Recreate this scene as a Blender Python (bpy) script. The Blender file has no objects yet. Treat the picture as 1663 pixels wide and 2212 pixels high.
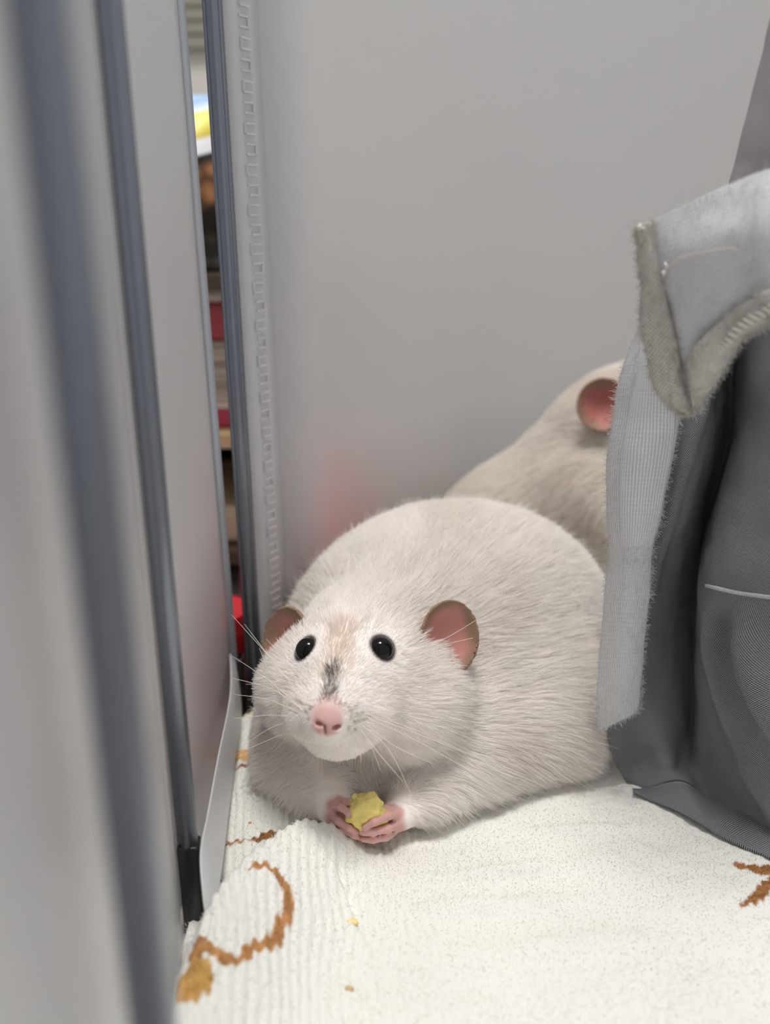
import bpy, bmesh, math, random
import numpy as np
from mathutils import Vector, Matrix, kdtree

random.seed(7)
RNG = np.random.default_rng(11)
scene = bpy.context.scene
COL = scene.collection

# ------------------------------------------------------------------ camera
FPX, IW, IH = 2000.0, 1663.0, 2212.0
CAM_H = 0.160
dn = np.array([105.0, 6400.0, 2000.0]); dn /= np.linalg.norm(dn)   # world down seen in camera axes (right, down, forward)
fwd = np.array([0.0, 0.0, 1.0]) - dn * dn[2]; fwd /= np.linalg.norm(fwd)
rgt = np.cross(dn, fwd)
if rgt[0] < 0: rgt = -rgt
R_WC = np.stack([rgt, fwd, -dn])          # rows: world x, y, z expressed in camera axes
CAM = np.array([0.0, 0.0, CAM_H])
cam_data = bpy.data.cameras.new('camera')
cam = bpy.data.objects.new('camera', cam_data); COL.objects.link(cam)
ax, ay, az = R_WC @ [1, 0, 0], R_WC @ [0, -1, 0], R_WC @ [0, 0, -1]
cam.matrix_world = Matrix(((ax[0], ay[0], az[0], 0), (ax[1], ay[1], az[1], 0), (ax[2], ay[2], az[2], CAM_H), (0, 0, 0, 1)))
cam_data.sensor_fit = 'VERTICAL'; cam_data.sensor_height = 24.0; cam_data.sensor_width = 24.0 * IW / IH
cam_data.lens = 24.0 * FPX / IH
cam_data.clip_start = 0.003; cam_data.clip_end = 50
cam_data.dof.use_dof = True; cam_data.dof.focus_distance = 0.246; cam_data.dof.aperture_fstop = 5.2
scene.camera = cam

# ------------------------------------------------------------------ light
world = bpy.data.worlds.new('room_light'); scene.world = world; world.use_nodes = True
bg = world.node_tree.nodes['Background']; bg.inputs[0].default_value = (0.965, 0.975, 1.0, 1); bg.inputs[1].default_value = 0.60
ld = bpy.data.lights.new('ceiling_lamp_offscreen', 'AREA'); ld.shape = 'DISK'; ld.size = 0.55; ld.energy = 28; ld.color = (1.0, 0.975, 0.94)
lamp = bpy.data.objects.new('ceiling_lamp_offscreen', ld); COL.objects.link(lamp)
lamp.location = (0.06, 0.14, 2.0)
lamp.rotation_euler = (Vector((0.0, 0.25, 0.0)) - Vector(lamp.location)).to_track_quat('-Z', 'Y').to_euler()
scene.view_settings.view_transform = 'Standard'; scene.view_settings.look = 'None'
scene.view_settings.gamma = 1.0; scene.view_settings.use_curve_mapping = False
scene.view_settings.exposure = 0.02
scene.cycles.max_bounces = 10; scene.cycles.diffuse_bounces = 7; scene.cycles.glossy_bounces = 3; scene.cycles.transmission_bounces = 6; scene.cycles.transparent_max_bounces = 8
scene.cycles.use_adaptive_sampling = True; scene.cycles.adaptive_threshold = 0.06; scene.cycles.adaptive_min_samples = 20

# ------------------------------------------------------------------ helpers
def ray(px, py):
    return R_WC @ np.array([(px - IW / 2) / FPX, (py - IH / 2) / FPX, 1.0])
def U(px, py, t): return CAM + ray(px, py) * t                       # depth along the view axis
def V(px, py, y): r = ray(px, py); return CAM + r * (y / r[1])       # where the ray meets the plane of that world y
def G(px, py, z=0.0): r = ray(px, py); return CAM + r * ((z - CAM_H) / r[2])

def unit(a): return a / (np.linalg.norm(a, axis=-1, keepdims=True) + 1e-12)
ORG = {}
def empty(name, loc, label=None, cat=None, group=None):
    o = bpy.data.objects.new(name, None); o.empty_display_size = 0.01
    COL.objects.link(o); o.location = loc; ORG[o.name] = np.array(loc, float)
    tag(o, label, cat, group); return o
def tag(o, label=None, cat=None, group=None, kind=None):
    if label: o['label'] = label
    if cat: o['category'] = cat
    if group: o['group'] = group
    if kind: o['kind'] = kind
    return o
def mesh_obj(name, verts, faces, material, parent=None, origin=None, smooth=True, uv=None, cols=None):
    verts = np.asarray(verts, float)
    if parent is not None: o0 = ORG[parent.name]
    elif origin is not None: o0 = np.asarray(origin, float)
    else: o0 = np.zeros(3)
    me = bpy.data.meshes.new(name)
    if isinstance(faces, np.ndarray):
        nf, k = faces.shape
        me.vertices.add(len(verts)); me.vertices.foreach_set('co', (verts - o0).astype(np.float32).ravel())
        me.loops.add(nf * k); me.loops.foreach_set('vertex_index', faces.astype(np.int32).ravel())
        me.polygons.add(nf); me.polygons.foreach_set('loop_start', np.arange(0, nf * k, k, dtype=np.int32))
        me.update(calc_edges=True)
    else:
        me.from_pydata((verts - o0).tolist(), [], faces); me.update()
    if smooth: me.polygons.foreach_set('use_smooth', np.ones(len(me.polygons), bool))
    me.materials.append(material)
    li = np.zeros(len(me.loops), np.int32); me.loops.foreach_get('vertex_index', li)
    if uv is not None:
        l = me.uv_layers.new(name='UVMap'); l.data.foreach_set('uv', np.asarray(uv, np.float32)[li].ravel())
    if cols is not None:
        a = me.color_attributes.new('tint', 'FLOAT_COLOR', 'POINT')
        a.data.foreach_set('color', np.hstack([cols, np.ones((len(cols), 1))]).astype(np.float32).ravel())
    ob = bpy.data.objects.new(name, me); COL.objects.link(ob)
    if parent is not None: ob.parent = parent; ORG[ob.name] = o0
    else: ob.location = o0; ORG[ob.name] = o0
    return ob

# ---- simple solids as (verts, faces)
def box(c, s, rz=0.0, bev=0.0):
    bm = bmesh.new(); bmesh.ops.create_cube(bm, size=1.0)
    for v in bm.verts: v.co = Vector((v.co.x * s[0], v.co.y * s[1], v.co.z * s[2]))
    if bev: bmesh.ops.bevel(bm, geom=bm.edges[:], offset=bev, segments=2, affect='EDGES', profile=0.5)
    bmesh.ops.rotate(bm, verts=bm.verts, cent=(0, 0, 0), matrix=Matrix.Rotation(rz, 3, 'Z'))
    bmesh.ops.translate(bm, verts=bm.verts, vec=Vector(c))
    return take(bm)
def take(bm):
    bm.verts.index_update()
    v = np.array([x.co[:] for x in bm.verts]); f = [[x.index for x in p.verts] for p in bm.faces]
    bm.free(); return v, f
def tube(path, r, seg=12, cap=True):
    P = np.asarray(path, float); n = len(P)
    rr = np.full(n, r) if np.isscalar(r) else np.asarray(r, float)
    T = np.gradient(P, axis=0); T /= np.linalg.norm(T, axis=1)[:, None]
    a = np.array([0, 0, 1.0]) if abs(T[0][2]) < 0.9 else np.array([1.0, 0, 0])
    verts = []; u = np.cross(T[0], a); u /= np.linalg.norm(u)
    for i in range(n):
        u = u - T[i] * (u @ T[i]); u /= np.linalg.norm(u); w = np.cross(T[i], u)
        for k in range(seg):
            q = 2 * math.pi * k / seg; verts.append(P[i] + rr[i] * (math.cos(q) * u + math.sin(q) * w))
    faces = [[i * seg + k, i * seg + (k + 1) % seg, (i + 1) * seg + (k + 1) % seg, (i + 1) * seg + k] for i in range(n - 1) for k in range(seg)]
    if cap: faces += [list(range(seg))[::-1], [(n - 1) * seg + k for k in range(seg)]]
    return np.array(verts), faces
def join(*parts):
    vs, fs, o = [], [], 0
    for v, f in parts:
        vs.append(v); fs += [[i + o for i in p] for p in f]; o += len(v)
    return np.vstack(vs), fs
def crom(A, n):
    A = np.asarray(A, float); m = len(A); t = np.linspace(0, m - 1, n); i = np.minimum(t.astype(int), m - 2); f = (t - i)
    f = f.reshape((-1,) + (1,) * (A.ndim - 1))
    g = lambda k: A[np.clip(i + k, 0, m - 1)]
    p0, p1, p2, p3 = g(-1), g(0), g(1), g(2)
    return 0.5 * (2 * p1 + (p2 - p0) * f + (2 * p0 - 5 * p1 + 4 * p2 - p3) * f ** 2 + (3 * p1 - p0 - 3 * p2 + p3) * f ** 3)
def loft(rows, nv, nu):
    A = np.array(rows, float); A = crom(A, nv); return crom(A.transpose(1, 0, 2), nu).transpose(1, 0, 2)
def grid_normals(g):
    du = np.gradient(g, axis=1); dv = np.gradient(g, axis=0); n = np.cross(du, dv)
    return n / (np.linalg.norm(n, axis=2)[..., None] + 1e-12)
def sheet(g, th):
    """closed cloth or film of thickness th from a grid of points; uv in millimetres"""
    nv, nu = g.shape[:2]; n = grid_normals(g)
    v = np.vstack([(g + n * th / 2).reshape(-1, 3), (g - n * th / 2).reshape(-1, 3)]); N = nv * nu
    i = np.arange(N).reshape(nv, nu)
    q = np.stack([i[:-1, :-1], i[:-1, 1:], i[1:, 1:], i[1:, :-1]], -1).reshape(-1, 4)
    loop = np.concatenate([i[0, :-1], i[:-1, -1], i[-1, :0:-1], i[:0:-1, 0]]); nx = np.roll(loop, -1)
    side = np.stack([loop, loop + N, nx + N, nx], -1)
    f = np.vstack([q, q[:, ::-1] + N, side])
    su = np.zeros((nv, nu)); su[:, 1:] = np.cumsum(np.linalg.norm(np.diff(g, axis=1), axis=2), 1)
    sv = np.zeros((nv, nu)); sv[1:] = np.cumsum(np.linalg.norm(np.diff(g, axis=0), axis=2), 0)
    su = np.broadcast_to(np.linspace(0, 1, nu)[None] * su[:, -1].mean(), (nv, nu)); sv = np.broadcast_to(np.linspace(0, 1, nv)[:, None] * sv[-1].mean(), (nv, nu))
    uv = np.stack([su, sv], -1).reshape(-1, 2) * 1000
    return v, f, np.vstack([uv, uv])
def vnoise(p, s, seed=0):
    """smooth value noise -1..1 at points p (N,d)"""
    p = np.asarray(p, float) / s + 1000.37 * (seed + 1); d = p.shape[1]
    i = np.floor(p).astype(np.int64); f = p - i; f = f * f * (3 - 2 * f); out = np.zeros(len(p))
    for c in range(2 ** d):
        w = np.ones(len(p)); h = np.full(len(p), seed * 7919 + 13, np.int64)
        for k in range(d):
            b = (c >> k) & 1; w = w * (f[:, k] if b else 1 - f[:, k]); h = (h * 374761393 + (i[:, k] + b) * 668265263) & 0x7fffffff
            h = (h ^ (h >> 13)) * 1274126177 & 0x7fffffff
        out += w * ((h & 0xffff) / 32767.5 - 1)
    return out

# ---- materials
def new_mat(name):
    m = bpy.data.materials.new(name); m.use_nodes = True
    nt = m.node_tree; b = nt.nodes['Principled BSDF']; return m, nt, b
def N(nt, kind, **kw):
    n = nt.nodes.new(kind)
    for k, v in kw.items(): setattr(n, k, v)
    return n
def plain(name, col, rough=0.5, metal=0.0, var=0.06, scale=200.0, bump=0.0, bump_scale=2000.0, spec=0.5, sss=0.0):
    m, nt, b = new_mat(name)
    b.inputs['Roughness'].default_value = rough; b.inputs['Metallic'].default_value = metal
    b.inputs['Specular IOR Level'].default_value = spec
    tc = N(nt, 'ShaderNodeTexCoord'); nz = N(nt, 'ShaderNodeTexNoise'); nz.inputs['Scale'].default_value = scale
    nt.links.new(tc.outputs['Object'], nz.inputs['Vector'])
    mx = N(nt, 'ShaderNodeMix', data_type='RGBA'); c = np.array(col)
    mx.inputs[6].default_value = (*(c * (1 - var)), 1); mx.inputs[7].default_value = (*np.minimum(c * (1 + var), 1), 1)
    nt.links.new(nz.outputs['Fac'], mx.inputs[0]); nt.links.new(mx.outputs[2], b.inputs['Base Color'])
    if sss:
        b.inputs['Subsurface Weight'].default_value = sss; b.inputs['Subsurface Radius'].default_value = (1.0, 0.45, 0.3); b.inputs['Subsurface Scale'].default_value = 0.0015
    if bump:
        n2 = N(nt, 'ShaderNodeTexNoise'); n2.inputs['Scale'].default_value = bump_scale; n2.inputs['Detail'].default_value = 3
        nt.links.new(tc.outputs['Object'], n2.inputs['Vector'])
        bp = N(nt, 'ShaderNodeBump'); bp.inputs['Strength'].default_value = bump; bp.inputs['Distance'].default_value = 0.0004
        nt.links.new(n2.outputs['Fac'], bp.inputs['Height']); nt.links.new(bp.outputs[0], b.inputs['Normal'])
    return m
def tinted(name, rough=0.6, sss=0.0, bump=0.0, bump_scale=2500.0, spec=0.4, trans=0.0):
    m, nt, b = new_mat(name); b.inputs['Roughness'].default_value = rough; b.inputs['Specular IOR Level'].default_value = spec
    at = N(nt, 'ShaderNodeAttribute'); at.attribute_name = 'tint'
    nt.links.new(at.outputs['Color'], b.inputs['Base Color'])
    if sss:
        b.inputs['Subsurface Weight'].default_value = sss; b.inputs['Subsurface Radius'].default_value = (1.0, 0.4, 0.25); b.inputs['Subsurface Scale'].default_value = 0.0012
    if bump:
        tc = N(nt, 'ShaderNodeTexCoord'); n2 = N(nt, 'ShaderNodeTexNoise'); n2.inputs['Scale'].default_value = bump_scale; n2.inputs['Detail'].default_value = 3
        nt.links.new(tc.outputs['Object'], n2.inputs['Vector'])
        bp = N(nt, 'ShaderNodeBump'); bp.inputs['Strength'].default_value = bump; bp.inputs['Distance'].default_value = 0.0003
        nt.links.new(n2.outputs['Fac'], bp.inputs['Height']); nt.links.new(bp.outputs[0], b.inputs['Normal'])
    if trans:
        tr = N(nt, 'ShaderNodeBsdfTranslucent'); nt.links.new(at.outputs['Color'], tr.inputs['Color'])
        mx = N(nt, 'ShaderNodeMixShader'); mx.inputs[0].default_value = trans
        nt.links.new(b.outputs[0], mx.inputs[1]); nt.links.new(tr.outputs[0], mx.inputs[2])
        nt.links.new(mx.outputs[0], nt.nodes['Material Output'].inputs['Surface'])
    return m
def frosted(name, col=(0.74, 0.74, 0.76), trans=0.5, rough=0.42, ior=1.35):
    m, nt, b = new_mat(name)
    tc = N(nt, 'ShaderNodeTexCoord'); nz = N(nt, 'ShaderNodeTexNoise'); nz.inputs['Scale'].default_value = 2600; nz.inputs['Detail'].default_value = 2
    nt.links.new(tc.outputs['Object'], nz.inputs['Vector'])
    bp = N(nt, 'ShaderNodeBump'); bp.inputs['Strength'].default_value = 0.12; bp.inputs['Distance'].default_value = 0.0002
    b.inputs['Base Color'].default_value = (*col, 1); b.inputs['Transmission Weight'].default_value = trans
    b.inputs['Roughness'].default_value = rough; b.inputs['IOR'].default_value = ior
    return m
def weave(name, dark, light, pitch, jersey=False, rough=0.85, blot=0.25):
    """woven or knitted cloth driven by the millimetre uv of sheet()"""
    m, nt, b = new_mat(name); b.inputs['Roughness'].default_value = rough; b.inputs['Specular IOR Level'].default_value = 0.15
    uv = N(nt, 'ShaderNodeUVMap'); sep = N(nt, 'ShaderNodeSeparateXYZ'); nt.links.new(uv.outputs[0], sep.inputs[0])
    wob = N(nt, 'ShaderNodeTexNoise'); wob.inputs['Scale'].default_value = 0.35; wob.inputs['Detail'].default_value = 4; nt.links.new(uv.outputs[0], wob.inputs['Vector'])
    def sine(sock, p, ph=0.0):
        a = N(nt, 'ShaderNodeMath', operation='MULTIPLY_ADD'); a.inputs[1].default_value = 2 * math.pi / p; a.inputs[2].default_value = ph
        nt.links.new(sock, a.inputs[0])
        w = N(nt, 'ShaderNodeMath', operation='MULTIPLY_ADD'); w.inputs[1].default_value = 2.2 if jersey else 0.9
        nt.links.new(wob.outputs['Fac'], w.inputs[0]); nt.links.new(a.outputs[0], w.inputs[2])
        s = N(nt, 'ShaderNodeMath', operation='SINE'); nt.links.new(w.outputs[0], s.inputs[0]); return s.outputs[0]
    s1, s2 = sine(sep.outputs['X'], pitch), sine(sep.outputs['Y'], pitch * (1.6 if jersey else 1.0))
    c = N(nt, 'ShaderNodeMath', operation='MULTIPLY_ADD' if jersey else 'MULTIPLY')
    nt.links.new(s1, c.inputs[0])
    if jersey:
        c.inputs[1].default_value = 0.75
        k = N(nt, 'ShaderNodeMath', operation='MULTIPLY'); k.inputs[1].default_value = 0.15; nt.links.new(s2, k.inputs[0]); nt.links.new(k.outputs[0], c.inputs[2])
    else: nt.links.new(s2, c.inputs[1])
    mr = N(nt, 'ShaderNodeMapRange'); mr.inputs[1].default_value = -0.7; mr.inputs[2].default_value = 0.8; nt.links.new(c.outputs[0], mr.inputs[0])
    fine = N(nt, 'ShaderNodeTexNoise'); fine.inputs['Scale'].default_value = 1.7; fine.inputs['Detail'].default_value = 5; nt.links.new(uv.outputs[0], fine.inputs['Vector'])
    ad = N(nt, 'ShaderNodeMath', operation='MULTIPLY_ADD', use_clamp=True); ad.inputs[1].default_value = blot * 2; nt.links.new(fine.outputs['Fac'], ad.inputs[0])
    sb = N(nt, 'ShaderNodeMath', operation='SUBTRACT'); sb.inputs[1].default_value = blot; nt.links.new(mr.outputs[0], sb.inputs[0]); nt.links.new(sb.outputs[0], ad.inputs[2])
    mx = N(nt, 'ShaderNodeMix', data_type='RGBA'); mx.inputs[6].default_value = (*dark, 1); mx.inputs[7].default_value = (*light, 1)
    nt.links.new(ad.outputs[0], mx.inputs[0]); nt.links.new(mx.outputs[2], b.inputs['Base Color'])
    bp = N(nt, 'ShaderNodeBump'); bp.inputs['Strength'].default_value = 0.5; bp.inputs['Distance'].default_value = 0.00025
    nt.links.new(ad.outputs[0], bp.inputs['Height']); nt.links.new(bp.outputs[0], b.inputs['Normal'])
    return m

M_STEEL = plain('brushed_steel', (0.22, 0.24, 0.28), 0.32, 0.85, 0.05, 300)
M_BLACK = plain('black_plastic', (0.008, 0.008, 0.009), 0.28, 0, 0.1, 300, bump=0.1)
M_PANEL = frosted('frosted_plastic', (0.87, 0.87, 0.88), 0.62, 0.42)
M_FILM = frosted('frosted_film', (0.88, 0.88, 0.89), 0.40, 0.35)
M_WELD = frosted('welded_plastic', (0.90, 0.89, 0.91), 0.55, 0.42)

# ------------------------------------------------------------------ room shell
def slab(name, c, s, m): return tag(mesh_obj(name, *box(c, s), m, origin=np.array(c), smooth=False), kind='structure')
fl = slab('floor', (0.1, 0.55, -0.029), (2.6, 2.4, 0.05), plain('floor_boards', (0.36, 0.335, 0.31), 0.5, 0, 0.2, 12))
wb = slab('wall_back', (0.1, 1.35, 0.9), (2.6, 0.05, 1.9), plain('wall_paint', (0.62, 0.59, 0.54), 0.8, 0, 0.03, 30))

# ------------------------------------------------------------------ frosted panels of the pen
PH = 0.36
def wall_sheet(p0, p1, z0, z1, th=0.0009, n=24, bow=0.0, tilt=0.0):
    p0, p1 = np.array(p0), np.array(p1); s = np.linspace(0, 1, n); d = p1 - p0; nn = np.array([-d[1], d[0]]) / np.linalg.norm(d)
    xy = p0 + d * s[:, None] + nn * (bow * np.sin(math.pi * s))[:, None]
    g = np.array([[(x - tilt * (sk_ if n > 2 else 1) * (z - z0), y, z) for (x, y), sk_ in zip(xy, s)] for z in np.linspace(z0, z1, 6)]); v, f, uv = sheet(g, th); return v, f, uv
def rod(x, y, z0, z1, r): return tube([(x, y, z) for z in np.linspace(z0, z1, 5)], r, 16)
def panel_part(name, vf, m, parent, smooth=True): return mesh_obj(name, vf[0], vf[1], m, parent, smooth=smooth, uv=vf[2] if len(vf) > 2 else None)

RB = 0.0025
# nearest panel, running past the camera
A0, A1 = np.array((-0.0035, -0.07)), np.array((-0.0458, 0.176))
pA = empty('frosted_panel', (A0[0], 0.08, 0), 'frosted plastic pen panel with a thick rod, closest along the side wall', 'pen panel')
panel_part('plastic_sheet', wall_sheet(A0 + [-0.0035, 0], A1 + [-0.0035, 0], 0.002, PH), M_PANEL, pA)
r1 = V(205, 1106, 0.078)
panel_part('rod', rod(r1[0], r1[1], 0.0, PH, RB), M_STEEL, pA)
panel_part('sheet_edge', rod(A1[0] - 0.0035, A1[1], 0.002, PH, 0.0007), M_FILM, pA)
# middle panel
b0 = V(339, 1106, 0.186); bx0 = b0[:2]; lip = V(510, 1400, 0.281)[:2]
pB = empty('frosted_panel', (bx0[0], bx0[1], 0), 'narrow frosted pen panel with dotted seam beside the gap', 'pen panel')
panel_part('plastic_sheet', wall_sheet(bx0 + [-0.0032, -0.004], lip + [-0.002, -0.001], 0.003, PH, tilt=0.009), M_PANEL, pB)
panel_part('rod', rod(bx0[0], bx0[1], 0.020, PH, RB), M_STEEL, pB)
panel_part('edge_strip', wall_sheet(lip + [-0.0022, -0.0012], lip, 0.0215, PH, 0.0012, 2, tilt=0.009), frosted('strip_plastic', (0.62, 0.65, 0.70), 0.15, 0.35), pB)
dots = []
for k in range(95):
    dots.append(box((lip[0] - 0.0026 - 0.009 * k * 0.0037, lip[1] - 0.0035, 0.03 + k * 0.0037), (0.0005, 0.0005, 0.0010)))
tag(panel_part('stitch_row', join(*dots), plain('seam_dots', (0.33, 0.34, 0.36), 0.5), pB, False), kind='stuff')
panel_part('corner_connector', box((bx0[0] + 0.0002, bx0[1], 0.0085), (0.0049, 0.005, 0.025), 0, 0.0004), M_BLACK, pB)
panel_part('connector_fin', join(sheet(np.array([[(bx0[0] + 0.003, bx0[1] + 0.001, 0.0), (bx0[0] + 0.0085, bx0[1] + 0.004, 0.0)], [(bx0[0] + 0.003, bx0[1] + 0.001, 0.018), (bx0[0] + 0.0036, bx0[1] + 0.0015, 0.018)]]), 0.0012)[:2]), plain('grey_plastic', (0.05, 0.05, 0.055), 0.4), pB, False)
panel_part('corner_connector', box((lip[0] - 0.0002, lip[1] + 0.002, 0.0105), (0.0042, 0.006, 0.022), 0, 0.0006), M_BLACK, pB)
film = loft([[G(497, 1412, .026), G(502, 1420, .024), G(508, 1430, .022)], [G(497, 1500, .022), G(508, 1512, .018), G(521, 1535, .010)], [G(470, 1640, .022), G(486, 1640, .016), G(507, 1645, .007)],
             [G(448, 1760, .022), G(466, 1760, .016), G(492, 1765, .007)], [G(433, 1840, .020), G(456, 1850, .016), G(482, 1850, .009)], [G(438, 1930, .016), G(452, 1945, .014), G(466, 1955, .012)], [G(446, 1985, .014), G(450, 1992, .013), G(456, 2000, .012)]], 60, 16)
panel_part('loose_film', sheet(film, 0.0004), M_FILM, pB)
# far panel
c0 = V(527, 1106, 0.281); cd = np.array((0.540, 0.8417)); cx = c0[:2]
pC = empty('frosted_panel', (cx[0], cx[1], 0), 'wide frosted pen panel with ladder weld standing behind both rats', 'pen panel')
panel_part('plastic_sheet', wall_sheet(cx + cd * 0.003, cx + cd * 1.0, 0.004, PH + 0.05, bow=-0.004), M_PANEL, pC)
cn = np.array((0.8417, -0.540))
panel_part('sleeve_flap', wall_sheet(cx + cd * 0.003 + cn * 0.0012, cx + cd * 0.0185 + cn * 0.0008, 0.004, PH + 0.05, 0.0005, 4), M_WELD, pC)
panel_part('rod', rod(cx[0], cx[1], 0.012, PH + 0.05, 0.0022), M_STEEL, pC)
panel_part('rod_edge_tubes', join(rod(cx[0] - 0.0019, cx[1] - 0.001, 0.012, PH + 0.05, 0.0006), rod(cx[0] + 0.0020, cx[1] - 0.0005, 0.012, PH + 0.05, 0.0006)), M_STEEL, pC)  # thin steel tubes added to imitate the rod's dark reflected edges
panel_part('corner_connector', box((cx[0], cx[1], 0.006), (0.0055, 0.006, 0.016), 0, 0.0006), M_BLACK, pC)
rung = box((0, 0, 0), (0.0042, 0.0003, 0.0006)); rails = []
for k in range(150):
    z = 0.02 + k * 0.0028; q = cx + cd * (0.0115 + 0.0004 * math.sin(k * 1.7)) + cn * 0.0016
    v = rung[0].copy(); ang = math.atan2(cd[1], cd[0]); v = v @ np.array([[math.cos(ang), math.sin(ang), 0], [-math.sin(ang), math.cos(ang), 0], [0, 0, 1]]) + [q[0], q[1], z]
    rails.append((v, rung[1]))
    if k % 2:
        q2 = q + cd * (0.0021 if k % 4 == 1 else -0.0021); rails.append(box((q2[0], q2[1], z + 0.0014), (0.0006, 0.0006, 0.0030)))
tag(panel_part('ladder_weld', join(*rails), M_WELD, pC, False), kind='stuff')

# ------------------------------------------------------------------ blanket
RIDGE = np.array([(-43, 118), (-42.5, 140), (-41.5, 156), (-38.5, 171), (-33, 185), (-27, 196), (-21.5, 203), (-15, 206), (-8, 205), (0, 203), (8, 203)]) / 1000
RH = np.array([10, 13, 16, 18, 18, 16.5, 14, 10.5, 5.0, 1.6, 0.0]) / 1000
def blanket_z(x, y):
    p = np.stack([x, y], -1); best = np.full(len(x), 9.0); h = np.zeros(len(x)); sgn = np.ones(len(x))
    for i in range(len(RIDGE) - 1):
        a, b = RIDGE[i], RIDGE[i + 1]; d = b - a; s = np.clip(((p - a) @ d) / (d @ d), 0, 1); q = p - a - s[:, None] * d
        dist = np.linalg.norm(q, axis=1); cr = d[0] * q[:, 1] - d[1] * q[:, 0]; m = dist < best
        best = np.where(m, dist, best); h = np.where(m, RH[i] + (RH[i + 1] - RH[i]) * s, h); sgn = np.where(m, np.sign(cr), sgn)
    w = np.where(sgn > 0, 0.0055, 0.016)
    z = h * np.exp(-(best / w) ** 2)
    # second soft rise behind the fold, near the side wall, and creases fanning out under the paws
    z = z + 0.006 * np.exp(-(((x + 0.030) / 0.014) ** 2 + ((y - 0.232) / 0.013) ** 2)) + 0.005 * np.exp(-(((x + 0.046) / 0.012) ** 2 + ((y - 0.275) / 0.02) ** 2))
    for (x0, y0, x1, y1, hh, ww) in ((0.000, 0.196, 0.060, 0.204, 0.0016, 0.0022), (-0.004, 0.186, 0.055, 0.190, 0.0015, 0.003), (0.010, 0.172, 0.07, 0.176, 0.0012, 0.0035), (0.03, 0.214, 0.075, 0.218, 0.0014, 0.0025)):
        a = np.array((x0, y0)); d = np.array((x1 - x0, y1 - y0)); s = np.clip(((p - a) @ d) / (d @ d), 0, 1); q = np.linalg.norm(p - a - s[:, None] * d, axis=1)
        z = z + hh * np.exp(-(q / ww) ** 2) * np.sin(math.pi * np.clip(s, 0.05, 0.95))
    return z + 0.0008 * vnoise(p, 0.018, 3) + 0.0004 * vnoise(p, 0.007, 4)
def onto_blanket(px, py):
    r = ray(px, py); t = np.linspace(0.12, 0.6, 700); q = CAM + r * t[:, None]; z = blanket_z(q[:, 0], q[:, 1])
    k = np.argmax(q[:, 2] < z); return q[k]
nx, ny = 440, 640
gx = np.linspace(-0.052, 0.170, nx); gy = np.linspace(0.075, 0.400, ny)
X, Y = np.meshgrid(gx, gy)
X = X - 0.006 * np.clip((Y - 0.29) / 0.1, -1, 1) * 0
left = np.interp(Y[:, 0], [0.07, 0.176, 0.268, 0.292, 0.42], [-0.033, -0.0485, -0.0515, -0.0335, 0.0495])       # keep the cloth inside the pen
X = left[:, None] + (X - gx[0]) * ((gx[-1] - left) / (gx[-1] - gx[0]))[:, None]
bp_ = np.stack([X.ravel(), Y.ravel()], -1)
Z = blanket_z(bp_[:, 0], bp_[:, 1])
# towelling ribs
wob = vnoise(bp_, 0.012, 5)
rib_u = bp_[:, 0] + bp_[:, 1] * 0.10 + 0.0013 * wob
rib = np.sin(2 * math.pi * rib_u / 0.00235); amp = 0.5 + 0.5 * vnoise(bp_, 0.02, 6)
near_fold = np.exp(-((bp_[:, 0] + 0.03) / 0.030) ** 2)
Z = Z + 0.00042 * (0.12 + 1.1 * near_fold) * rib * (0.6 + 0.4 * amp) + 0.00022 * vnoise(bp_, 0.0012, 8) + 0.00016 * vnoise(bp_, 0.0025, 9)
# knitted-in pattern
cream = np.array((0.80, 0.795, 0.745)); BROWN = np.array((0.36, 0.17, 0.065)); OCHRE = np.array((0.62, 0.36, 0.12)); TAN = np.array((0.80, 0.50, 0.22))
bc = np.tile(cream, (len(bp_), 1)) * (1 + 0.03 * vnoise(bp_, 0.02, 12))[:, None]
jag = bp_ + np.stack([0.0003 * np.sign(rib), 0.0007 * vnoise(bp_, 0.0011, 14)], -1)
def stroke(pix, wid, col, fill=False):
    P = np.array([onto_blanket(*q)[:2] for q in pix]); w = np.full(len(P), wid) if np.isscalar(wid) else np.array(wid); w = w / 1000
    best = np.full(len(bp_), 9.0)
    for i in range(len(P) - 1):
        a, d = P[i], P[i + 1] - P[i]; s = np.clip(((jag - a) @ d) / (d @ d + 1e-12), 0, 1); q = np.linalg.norm(jag - a - s[:, None] * d, axis=1)
        best = np.minimum(best, q - (w[i] + (w[i + 1] - w[i]) * s))
    m = np.clip(0.5 - best / 0.0004, 0, 1)[:, None]; c = np.array(col) * (1 + 0.25 * vnoise(bp_, 0.0016, 15))[:, None]
    bc[:] = bc * (1 - m) + c * m
stroke([(500, 1636), (530, 1634), (570, 1630)], 3.0, TAN)
stroke([(500, 1662), (530, 1655), (552, 1648), (572, 1650)], [0.4, 0.9, 1.5, 1.5], BROWN)
stroke([(600, 1700), (625, 1716), (650, 1716)], 0.7, BROWN)
stroke([(484, 1834), (505, 1820), (530, 1816), (555, 1820)], [0.6, 0.5, 0.35, 0.4], BROWN)
stroke([(560, 1815), (575, 1808), (592, 1802)], [1.2, 1.9, 1.2], BROWN * 0.8)
stroke([(536, 1880), (555, 1870), (580, 1872), (600, 1890), (615, 1915), (622, 1945), (617, 1980), (604, 2010), (590, 2035), (565, 2044), (540, 2055), (515, 2072), (497, 2080)], [0.5, 0.7, 0.8, 0.95, 1.1, 1.15, 1.15, 1.1, 1.3, 1.1, 0.9, 0.9, 0.9], (0.46, 0.23, 0.09))
stroke([(497, 2082), (480, 2072), (465, 2055), (440, 2052), (420, 2062)], [0.9, 1.3, 1.2, 1.4, 1.6], (0.46, 0.23, 0.09))
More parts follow.
